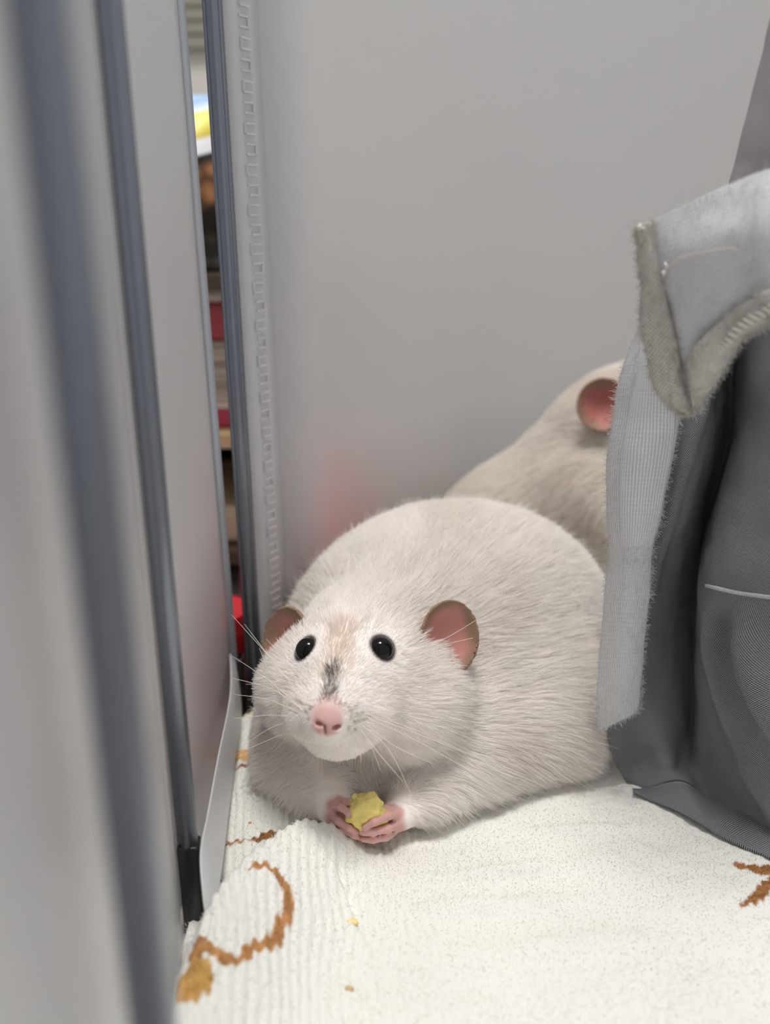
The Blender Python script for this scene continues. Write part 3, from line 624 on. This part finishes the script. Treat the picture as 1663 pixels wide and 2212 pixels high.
# ------------------------------------------------------------------ grey cloth hideout at the right
M_CHAM = weave('grey_chambray', (0.010, 0.010, 0.012), (0.40, 0.40, 0.425), 0.58, blot=0.15)
M_JERS = weave('light_jersey', (0.52, 0.52, 0.545), (0.76, 0.76, 0.78), 0.62, True, blot=0.3)
M_HEM = weave('hem_jersey', (0.46, 0.45, 0.42), (0.76, 0.745, 0.69), 0.9, False, blot=0.35)
M_BACKC = weave('warm_grey_cloth', (0.36, 0.335, 0.335), (0.52, 0.485, 0.485), 0.6, blot=0.3)
M_THREAD = plain('white_thread', (0.78, 0.76, 0.72), 0.6)
hide = empty('cloth_hideout', G(1500, 1760), 'dark grey woven cloth hideout with pale jersey cuff, hanging at the pen side', 'pet hideout')
M_LINT = tinted('lint_fibre', 0.9, spec=0.05, trans=0.4)
def cloth(name, g, th, m, rough=0.0, seed=70, par=hide, lint=0, lcol=(0.66, 0.66, 0.66)):
    if rough:
        n = grid_normals(g); s = g.shape; fl_ = g.reshape(-1, 3)
        g = g + n * (rough * vnoise(fl_, 0.010, seed) + 0.4 * rough * vnoise(fl_, 0.004, seed + 1)).reshape(s[:2])[..., None]
    v, f, uv = sheet(g, th); o = mesh_obj(name, v, f, m, par, uv=uv)
    if lint:      # short fibres standing off the knit and along its cut edges
        rng = np.random.default_rng(seed); fl_ = g.reshape(-1, 3); nn = grid_normals(g).reshape(-1, 3); nv_, nu_ = g.shape[:2]
        ed = np.concatenate([np.arange(nv_) * nu_, np.arange(nv_) * nu_ + nu_ - 1, (nv_ - 1) * nu_ + np.arange(nu_)])
        k = np.concatenate([rng.integers(0, len(fl_), lint), rng.choice(ed, lint // 3)]); base = fl_[k] + rng.normal(0, 0.0003, (len(k), 3)); sd = np.where((nn[k] * (CAM - fl_[k])).sum(1) > 0, 1, -1)[:, None]
        d0 = unit(nn[k] * sd * 0.5 + rng.normal(0, 0.6, (len(k), 3))); L = rng.uniform(0.0006, 0.0016, (len(k), 1)) + th * 0.5; bd = unit(rng.normal(0, 1, (len(k), 3)))
        PP = np.stack([base, base + d0 * L * 0.5, base + d0 * L * 0.85 + bd * L * 0.3], 1)
        hair_obj('lint', PP, np.tile([0.00005, 0.00004, 0.00003], (len(k), 1)), np.tile(np.array(lcol), (len(k), 1)), M_LINT, o)
    return o
def rows(spec): return [[V(*q) for q in r] for r in spec]
body_rows = rows([
    [(1500, 640, .262), (1540, 640, .244), (1570, 640, .240), (1600, 640, .250), (1640, 640, .236), (1700, 640, .228), (1800, 640, .224), (2050, 640, .236)],
    [(1455, 800, .262), (1490, 800, .240), (1530, 800, .236), (1580, 800, .252), (1620, 800, .232), (1680, 800, .224), (1780, 800, .220), (2050, 800, .234)],
    [(1420, 950, .258), (1455, 950, .236), (1510, 950, .234), (1570, 950, .256), (1610, 950, .232), (1680, 950, .222), (1780, 950, .218), (2050, 950, .232)],
    [(1385, 1110, .256), (1425, 1110, .238), (1480, 1110, .238), (1530, 1110, .260), (1556, 1110, .236), (1640, 1110, .222), (1780, 1110, .216), (2050, 1110, .230)],
    [(1355, 1255, .254), (1400, 1255, .244), (1460, 1255, .250), (1505, 1255, .262), (1520, 1258, .236), (1600, 1275, .222), (1760, 1290, .214), (2050, 1290, .230)],
    [(1330, 1420, .247), (1385, 1420, .246), (1450, 1420, .250), (1498, 1420, .257), (1514, 1400, .240), (1570, 1420, .230), (1700, 1430, .212), (2050, 1430, .226)],
    [(1314, 1560, .240), (1370, 1560, .242), (1440, 1560, .243), (1495, 1560, .250), (1520, 1540, .238), (1590, 1560, .226), (1700, 1570, .210), (2050, 1570, .224)],
    [(1326, 1640, .238), (1375, 1655, .240), (1435, 1650, .238), (1480, 1645, .241), (1520, 1640, .236), (1620, 1680, .220), (1720, 1700, .208), (2050, 1700, .222)],
    [(1362, 1704, .2385), (1400, 1702, .235), (1440, 1690, .233), (1478, 1690, .231), (1530, 1725, .230), (1640, 1775, .214), (1740, 1800, .204), (2050, 1810, .220)]])
g = loft(body_rows, 200, 200)
uu, vv_ = np.meshgrid(np.linspace(0, 1, 200), np.linspace(0, 1, 200))
def crease(u0, v0, u1, v1, w, h):
    s = np.clip((vv_ - v0) / (v1 - v0), 0, 1); c = u0 + (u1 - u0) * s; return h * np.exp(-((uu - c) / w) ** 2) * np.clip((vv_ - v0) / 0.08, 0, 1)
gn = grid_normals(g); gn = gn * np.where((gn * (CAM - g)).sum(2) > 0, 1, -1)[..., None]
g = g + gn * (crease(0.60, 0.52, 0.80, 1.0, 0.035, 0.0028) - crease(0.66, 0.50, 0.90, 1.0, 0.035, 0.0030) + crease(0.72, 0.50, 1.0, 1.0, 0.04, 0.0030) + crease(0.30, 0.05, 0.16, 0.5, 0.03, 0.002) * (vv_ < 0.52) + crease(0.20, 0.7, 0.36, 1.0, 0.05, 0.0016))[..., None] * np.clip((1 - vv_) / 0.12, 0, 1)[..., None]
cloth('woven_body', g, 0.0009, M_CHAM, 0.0007, 71)
base_rows = rows([[(1362, 1704, .2385), (1400, 1703, .235), (1440, 1692, .233), (1478, 1692, .231), (1530, 1726, .230), (1640, 1776, .214), (1740, 1802, .204), (2050, 1812, .220)]])
b1 = [G(1368, 1708, 0.0015), G(1410, 1730, 0.001), G(1462, 1752, 0.001), G(1510, 1778, 0.001), G(1560, 1806, 0.001), G(1665, 1856, 0.001), G(1760, 1900, 0.001), G(2060, 1930, 0.001)]
bm_ = [(np.array(a) * 0.55 + np.array(b) * 0.45) + np.array([0.0, -0.0012, 0.0008]) for a, b in zip(base_rows[0], b1)]
cloth('base_panel', loft([base_rows[0], bm_, b1], 40, 160), 0.0009, M_CHAM, 0.0004, 75)
seam = (g - grid_normals(g) * 0.0)[100, 116:190] + [0, -0.0010, 0]
mesh_obj('seam', *tube(seam, 0.0006, 8), plain('seam_thread', (0.42, 0.42, 0.44), 0.8, 0, 0.4, 3000), hide)
seam2 = crom([b + np.array([0, -0.0006, 0]) for b in base_rows[0][:7]], 60)
mesh_obj('piping', *tube(seam2, 0.0006, 8), plain('piping_cloth', (0.18, 0.18, 0.19), 0.8), hide)
strip = loft(rows([[(1384, 700, .236), (1392, 700, .234), (1402, 702, .233), (1412, 706, .233)], [(1346, 800, .238), (1375, 800, .231), (1408, 805, .229), (1445, 812, .231)], [(1326, 900, .238), (1365, 900, .230), (1412, 900, .228), (1463, 900, .231)],
    [(1313, 1000, .238), (1350, 1000, .230), (1400, 1000, .228), (1447, 1000, .231)], [(1315, 1100, .237), (1350, 1100, .230), (1392, 1100, .228), (1428, 1100, .231)], [(1321, 1190, .236), (1350, 1190, .230), (1380, 1190, .229), (1404, 1190, .231)],
    [(1309, 1280, .236), (1340, 1280, .230), (1370, 1280, .229), (1397, 1280, .232)], [(1299, 1400, .236), (1330, 1400, .231), (1360, 1400, .230), (1386, 1400, .233)], [(1292, 1520, .237), (1325, 1508, .232), (1352, 1495, .231), (1378, 1480, .233)], [(1292, 1580, .237), (1320, 1566, .232), (1348, 1550, .231), (1375, 1532, .233)]]), 160, 36)
cloth('hanging_strip', strip, 0.0013, M_JERS, 0.0004, 77, lint=5000)
fold = loft(rows([[(1392, 706, .2325), (1405, 705, .231), (1425, 705, .230)], [(1378, 800, .2290), (1405, 800, .2275), (1450, 815, .229)], [(1352, 930, .2285), (1400, 930, .2262), (1456, 930, .2285)], [(1340, 1060, .2290), (1388, 1060, .2265), (1434, 1060, .2290)], [(1345, 1180, .2292), (1376, 1180, .2275), (1405, 1180, .2295)]]), 70, 24)
cloth('strip_fold', fold, 0.0009, M_JERS, 0.0003, 79)
cuff = loft(rows([[(1386, 489, .216), (1440, 463, .212), (1520, 426, .208), (1600, 390, .205), (1663, 367, .204), (1780, 345, .208), (1890, 331, 0.212), (2000, 321, 0.217)], [(1406, 560, .214), (1455, 545, .208), (1530, 520, .203), (1605, 490, .200), (1668, 470, .199), (1780, 450, .204), (1890, 436, 0.208), (2000, 426, 0.213)],
    [(1436, 650, .213), (1478, 640, .207), (1545, 610, .202), (1615, 580, .199), (1672, 560, .198), (1780, 540, .203), (1890, 526, 0.207), (2000, 516, 0.212)], [(1462, 760, .213), (1495, 740, .208), (1550, 690, .203), (1620, 650, .200), (1675, 630, .199), (1780, 610, .203), (1890, 596, 0.207), (2000, 586, 0.212)], [(1478, 870, .215), (1515, 845, .211), (1560, 760, .207), (1625, 705, .204), (1680, 675, .203), (1780, 650, .206), (1890, 636, 0.210), (2000, 626, 0.215)]]), 110, 110)
cloth('cuff', cuff, 0.0011, M_JERS, 0.0005, 81, lint=3500)
hem = loft(rows([[(1374, 491, .2165), (1390, 484, .214), (1408, 480, .2135)], [(1383, 560, .216), (1405, 558, .212), (1424, 556, .212)], [(1391, 650, .216), (1416, 650, .2115), (1440, 650, .211)], [(1391, 730, .217), (1424, 730, .2115), (1458, 728, .211)], [(1409, 810, .217), (1442, 808, .212), (1472, 800, .2115)], [(1440, 870, .218), (1462, 864, .213), (1481, 852, .212)], [(1474, 892, .217), (1490, 889, .214), (1510, 878, .213)]]), 120, 24)
cloth('hem', hem, 0.0013, M_HEM, 0.0009, 83, lint=3500, lcol=(0.60, 0.58, 0.53))
raw = loft(rows([[(1482, 792, .2105), (1515, 735, .2045), (1570, 685, .2005), (1630, 645, .198), (1690, 622, .1975), (2000, 612, 0.2015)], [(1492, 838, .2100), (1530, 785, .2050), (1580, 712, .2015), (1640, 672, .1990), (1695, 648, .1985), (2005, 638, 0.2025)], [(1495, 888, .2125), (1548, 812, .2085), (1592, 738, .2060), (1645, 702, .2040), (1700, 678, .2030), (2010, 668, 0.2070)]]), 30, 110)
raw_o = cloth('raw_edge', raw, 0.0018, M_HEM, 0.0011, 85, lint=4500, lcol=(0.62, 0.61, 0.58))
for k in range(13):
    s = k / 12; a = crom([V(1545, 742, .2030), V(1600, 688, .1990), V(1670, 645, .1970)], 13)[k]; b = crom([V(1560, 752, .2030), V(1622, 698, .1992), V(1692, 660, .1975)], 13)[k]
    mesh_obj('stitch', *tube(crom([a + [0, -.0012, 0], (a + b) / 2 + [0, -.0024, 0], b + [0, -.0012, 0]], 6), 0.00022, 6), M_THREAD, raw_o)
thread = crom([V(1440, 578, .2085), V(1470, 558, .2050), V(1520, 545, .2010), V(1570, 537, .1985), V(1588, 540, .1980), V(1590, 556, .1980)], 40)
mesh_obj('loose_thread', *tube(thread, 0.00014, 5), plain('tan_thread', (0.60, 0.54, 0.46), 0.7), hide)
for (a, b) in (((1436, 568), (1442, 580)), ((1430, 588), (1438, 590)), ((1432, 595), (1436, 584)), ((1376, 488), (1392, 494)), ((1378, 496), (1384, 484))):
    mesh_obj('loose_thread', *tube([V(*a, .2085), V((a[0] + b[0]) / 2, (a[1] + b[1]) / 2, .2080), V(*b, .2085)], 0.00028, 6), M_THREAD, hide)
backp = loft(rows([[(1730, -330, .235), (1770, -330, .230), (1850, -330, .225), (2100, -330, .23)], [(1690, -60, .235), (1720, -60, .230), (1800, -60, .225), (2100, -60, .23)], [(1655, 90, .236), (1700, 90, .230), (1780, 90, .225), (2100, 90, .23)], [(1612, 260, .238), (1660, 260, .231), (1760, 260, .226), (2100, 260, .23)], [(1578, 400, .240), (1640, 400, .232), (1740, 400, .226), (2100, 400, .23)], [(1560, 560, .242), (1640, 560, .234), (1740, 560, .228), (2100, 560, .23)], [(1540, 700, .244), (1640, 700, .238), (1740, 700, .230), (2100, 700, .232)]]), 60, 40)
cloth('back_drape', backp, 0.0012, M_BACKC, 0.0006, 87)

# ------------------------------------------------------------------ crumbs
for i, (x, y, r) in enumerate(((762, 1995, 0.0011), (755, 2136, 0.0007), (540, 1778, 0.0005))):
    bm = bmesh.new(); bmesh.ops.create_icosphere(bm, subdivisions=2, radius=1.0); cv_, cf_ = take(bm)
    c = onto_blanket(x, y); cv_ = cv_ * (r * (1 + 0.3 * vnoise(cv_, 0.6, 90 + i)))[:, None] * [1.4, 0.9, 0.6] + c + [0, 0, r * 0.3]
    o = mesh_obj('crumb', cv_, cf_, plain('crumb_%d' % i, ((0.85, 0.70, 0.30), (0.60, 0.42, 0.20), (0.60, 0.35, 0.15))[i], 0.6), origin=c)
    tag(o, ('pale yellow crumb on the blanket, the largest of the crumbs', 'small tan crumb on the open cream blanket', 'tiny orange-brown speck of food on the blanket behind the fold')[i], 'crumb')

# ------------------------------------------------------------------ things outside the pen, seen through the gap
def thing(name, vf, m, label, cat, group=None, smooth=False):
    v = np.asarray(vf[0]); o = mesh_obj(name, vf[0], vf[1], m, origin=(v[:, 0].mean(), v[:, 1].mean(), v[:, 2].min()), smooth=smooth); return tag(o, label, cat, group)
YS = 0.385
def zat(py, y=YS, px=450): return V(px, py, y)[2]
def xat(px, py=700, y=YS): return V(px, py, y)[0]
sx = -0.170
# red tub just behind the far panel
rt = V(520, 1268, 0.315)
bm = bmesh.new()
tub = empty('red_tub', (cx[0] - cd[0] * 0.003 - cn[0] * 0.033, cx[1] - cd[1] * 0.003 - cn[1] * 0.033, -0.004), 'low bright red plastic tub standing outside behind the frosted panel', 'tub')
M_RED = plain('red_plastic', (0.88, 0.045, 0.06), 0.35, 0, 0.08, 60)
def frustum(c, w0, w1, z0, z1, rz, th=0.0):
    ca, sa = math.cos(rz), math.sin(rz); out = []
    for z, w in ((z0, w0), (z1, w1)):
        for k in range(32):
            t = 2 * math.pi * k / 32; e = 0.35; cx_ = math.copysign(abs(math.cos(t)) ** e, math.cos(t)) * w[0] / 2; cy_ = math.copysign(abs(math.sin(t)) ** e, math.sin(t)) * w[1] / 2
            out.append((c[0] + ca * cx_ - sa * cy_, c[1] + sa * cx_ + ca * cy_, z))
    f = [[k, (k + 1) % 32, 32 + (k + 1) % 32, 32 + k] for k in range(32)] + [list(range(32))[::-1]]
    return np.array(out), f
ang = math.atan2(cd[1], cd[0])
tc_ = cx + cd * -0.003 - cn * 0.033
tz = rt[2]
v, f = frustum(tc_, (0.034, 0.044), (0.038, 0.050), -0.004, tz, ang); mesh_obj('tub_body', v, f + [list(range(32, 64))], M_RED, tub, smooth=False)
mesh_obj('rim', *frustum(tc_, (0.040, 0.053), (0.040, 0.053), tz - 0.006, tz, ang), M_RED, tub, smooth=False)
def SO(s_, off, z): q = cx + cd * (s_ + 0.003) - cn * (off + 0.003); return np.array((q[0], q[1], z))
slope = loft([[SO(.014, .003, -.003), SO(.040, .003, -.003), SO(.070, .003, -.003), SO(.10, .003, -.003)], [SO(.014, .004, .022), SO(.040, .003, .026), SO(.070, .003, .026), SO(.10, .004, .022)], [SO(.026, .016, .034), SO(.050, .016, .038), SO(.080, .016, .038), SO(.11, .016, .034)],
              [SO(.043, .034, .048), SO(.065, .034, .052), SO(.095, .034, .052), SO(.125, .034, .048)], [SO(.058, .050, .058), SO(.080, .050, .063), SO(.110, .050, .063), SO(.14, .050, .058)], [SO(.060, .056, .040), SO(.082, .058, .042), SO(.112, .058, .042), SO(.142, .056, .040)], [SO(.060, .056, -.003), SO(.082, .058, -.003), SO(.112, .058, -.003), SO(.142, .056, -.003)]], 48, 32)
slope = slope + grid_normals(slope) * (0.0012 * vnoise(slope.reshape(-1, 3), 0.012, 95)).reshape(48, 32)[..., None]
sv_, sf_, _ = sheet(slope, 0.0015)
rb = mesh_obj('red_glow_bag', sv_, sf_, M_RED, origin=SO(.07, .03, -.003)); tag(rb, 'added red bag sloped to catch light, showing as a pink glow through the wide frosted panel', 'bag')  # added red wedge, sloped to catch overhead light for the pink glow
# chrome ring by the corner
rc = G(531, 1512, 0.002); ring = [(rc[0] + 0.006 * math.cos(t) - 0.001, rc[1] + 0.012 + 0.004 * math.sin(t), 0.0015 + 0.003 * math.sin(t)) for t in np.linspace(0, 2 * math.pi, 40)]
thing('metal_ring', tube(ring, 0.0012, 10), plain('chrome', (0.8, 0.8, 0.82), 0.12, 1.0, 0.02), 'small chrome ring lying outside the pen corner by the black connectors', 'ring', smooth=True)
# shelf unit
shelf = empty('bookshelf', (sx, YS + 0.13, -0.004), 'dark brown open bookshelf seen through the gap beside the panels', 'bookshelf')
M_WOOD = plain('dark_wood', (0.055, 0.035, 0.022), 0.5, 0, 0.3, 40)
zs = [0.0, zat(1172, YS + 0.02) + 0.0008, zat(926, YS + 0.02) + 0.0008, zat(588, YS + 0.02)]
W = 0.240
mesh_obj('back_board', *box((sx, YS + 0.215, zs[3] / 2), (W, 0.012, zs[3] + 0.006)), M_WOOD, shelf, smooth=False)
for s in (-1, 1): mesh_obj('side_board', *box((sx + s * W / 2, YS + 0.11, zs[3] / 2), (0.014, 0.20, zs[3] + 0.006)), M_WOOD, shelf, smooth=False)
M_TAN = plain('pale_wood', (0.50, 0.36, 0.20), 0.5, 0, 0.2, 40)
for i, z in enumerate(zs[1:]): mesh_obj('shelf_board', *box((sx, YS + 0.11, z - 0.004), (W - 0.01, 0.205, 0.006)), M_TAN if i == 1 else M_WOOD, shelf, smooth=False)
def block(name, x0, x1, py_top, py_bot, col, label, cat, dy=0.0, depth=0.09, group=None, rough=0.5, bev=0.002):
    za, zb = zat(py_bot, YS + 0.02 + dy), zat(py_top, YS + 0.02 + dy)
    return thing(name, box(((x0 + x1) / 2, YS + 0.02 + dy + depth / 2, (za + zb) / 2), (x1 - x0, depth, zb - za), 0, bev), plain(name + label[:6], col, rough), label, cat, group)
block('storage_box', -0.27, -0.058, 1095, 1172, (0.62, 0.52, 0.36), 'plain cream box on the lowest shelf outside the pen', 'box')
block('book', -0.27, -0.060, 885, 926, (0.42, 0.03, 0.07), 'crimson book lying under the stack of magazines', 'book')
tops = np.linspace(738, 884, 11)
for k in range(10):
    c = (0.50, 0.44, 0.36) if k % 3 else (0.34, 0.29, 0.24)
    if k == 9: c = (0.72, 0.64, 0.58)
    block('magazine', -0.268 + 0.002 * (k % 3), -0.061, tops[k], tops[k + 1], c, ('dark grey-brown magazine in the flat stack above the crimson book', 'beige magazine in the flat stack above the crimson book', 'pale pinkish magazine lying directly on the crimson book')[2 if k == 9 else (1 if k % 3 else 0)], 'magazine', 0.001 * (k % 2), 0.09, 'stacked magazines', bev=0.0006)
block('storage_box', -0.27, -0.060, 655, 737, (0.38, 0.05, 0.06), 'dark red carton lying on top of the magazine stack', 'box')
block('storage_box', -0.268, -0.061, 626, 654, (0.55, 0.50, 0.47), 'flat pale grey carton on the dark red carton', 'box')
# bag of pet food on top
bz0, bz1 = zs[3] - 0.0015, zat(186, YS + 0.03)
m, nt, b = new_mat('printed_bag'); b.inputs['Roughness'].default_value = 0.35
tc = N(nt, 'ShaderNodeTexCoord'); sp = N(nt, 'ShaderNodeSeparateXYZ'); nt.links.new(tc.outputs['Object'], sp.inputs[0])
dv = N(nt, 'ShaderNodeMath', operation='DIVIDE'); dv.inputs[1].default_value = bz1 - bz0
sk = N(nt, 'ShaderNodeMath', operation='MULTIPLY_ADD'); sk.inputs[1].default_value = -0.3; nt.links.new(sp.outputs['X'], sk.inputs[0]); nt.links.new(sp.outputs['Z'], sk.inputs[2]); nt.links.new(sk.outputs[0], dv.inputs[0])
cr_ = N(nt, 'ShaderNodeValToRGB'); cr_.color_ramp.interpolation = 'LINEAR'; els = cr_.color_ramp.elements
kb = N(nt, 'ShaderNodeTexVoronoi'); kb.inputs['Scale'].default_value = 110; nt.links.new(tc.outputs['Object'], kb.inputs['Vector'])
stops = [(0.0, (0.30, 0.28, 0.26)), (0.10, (0.10, 0.09, 0.05)), (0.22, (0.03, 0.02, 0.02)), (0.27, (0.50, 0.22, 0.08)), (0.44, (0.45, 0.20, 0.08)), (0.50, (0.05, 0.03, 0.02)), (0.53, (0.04, 0.03, 0.02)), (0.54, (0.85, 0.86, 0.88)), (0.62, (0.85, 0.86, 0.88)), (0.63, (0.62, 0.45, 0.03)), (0.70, (0.72, 0.68, 0.03)), (0.78, (0.75, 0.74, 0.05)), (0.79, (0.80, 0.85, 0.92)), (0.86, (0.30, 0.50, 0.85)), (0.93, (0.60, 0.75, 0.93)), (1.0, (0.25, 0.48, 0.85))]
while len(els) < len(stops): els.new(0.5)
for e, (p_, c) in zip(els, stops): e.position = p_; e.color = (*c, 1)
nt.links.new(dv.outputs[0], cr_.inputs[0])
lt = N(nt, 'ShaderNodeMath', operation='LESS_THAN'); lt.inputs[1].default_value = 0.53; nt.links.new(dv.outputs[0], lt.inputs[0])
rp = N(nt, 'ShaderNodeMapRange'); rp.inputs[2].default_value = 0.55; rp.inputs[3].default_value = 1.4; rp.inputs[4].default_value = 0.25; nt.links.new(kb.outputs['Distance'], rp.inputs[0])
mx = N(nt, 'ShaderNodeMix', data_type='RGBA', blend_type='MULTIPLY'); nt.links.new(lt.outputs[0], mx.inputs[0]); nt.links.new(cr_.outputs[0], mx.inputs[6]); nt.links.new(rp.outputs[0], mx.inputs[7]); nt.links.new(mx.outputs[2], b.inputs['Base Color'])
nu, nv = 40, 40; gg = []
for j in range(nv + 1):
    s = j / nv; z = bz0 + 0.0005 + (bz1 - bz0) * s; bul = 0.035 * (math.sin(math.pi * min(1, s * 0.9 + 0.12)) ** 0.6 + 0.05)
    gg.append([(-0.104 + 0.05 * math.cos(t) * (1 - 0.08 * s), YS + 0.062 - bul * math.sin(t) * (1 if True else 0), z) for t in np.linspace(0, 2 * math.pi, nu, endpoint=False)])
bv = np.array(gg).reshape(-1, 3); bf = [[j * nu + k, j * nu + (k + 1) % nu, (j + 1) * nu + (k + 1) % nu, (j + 1) * nu + k] for j in range(nv) for k in range(nu)] + [list(range(nu))[::-1], [nv * nu + k for k in range(nu)]]
thing('food_bag', (bv, bf), m, 'blue, yellow and white pet food bag with kibble picture on top of the shelf', 'food bag', smooth=True)
# slatted vent on the wall high above
vent = empty('wall_vent', (xat(430, 40, 1.3), 1.325, zat(85, 1.3)), 'olive grey slatted vent high on the wall beyond the bag', 'vent')
zc = zat(-20, 1.3); M_OL = plain('olive_slat', (0.36, 0.34, 0.28), 0.6); M_OLD = plain('dark_slat', (0.12, 0.11, 0.09), 0.6)
vx = xat(430, 40, 1.3)
mesh_obj('backing', *box((vx, 1.322, zc), (0.12, 0.006, 0.13)), M_OL, vent, smooth=False)
for k in range(8):
    v, f = box((0, 0, 0), (0.12, 0.012, 0.008)); 
    mesh_obj('slat', v + [vx, 1.314, zc - 0.056 + k * 0.016], f, M_OL, vent, smooth=False)
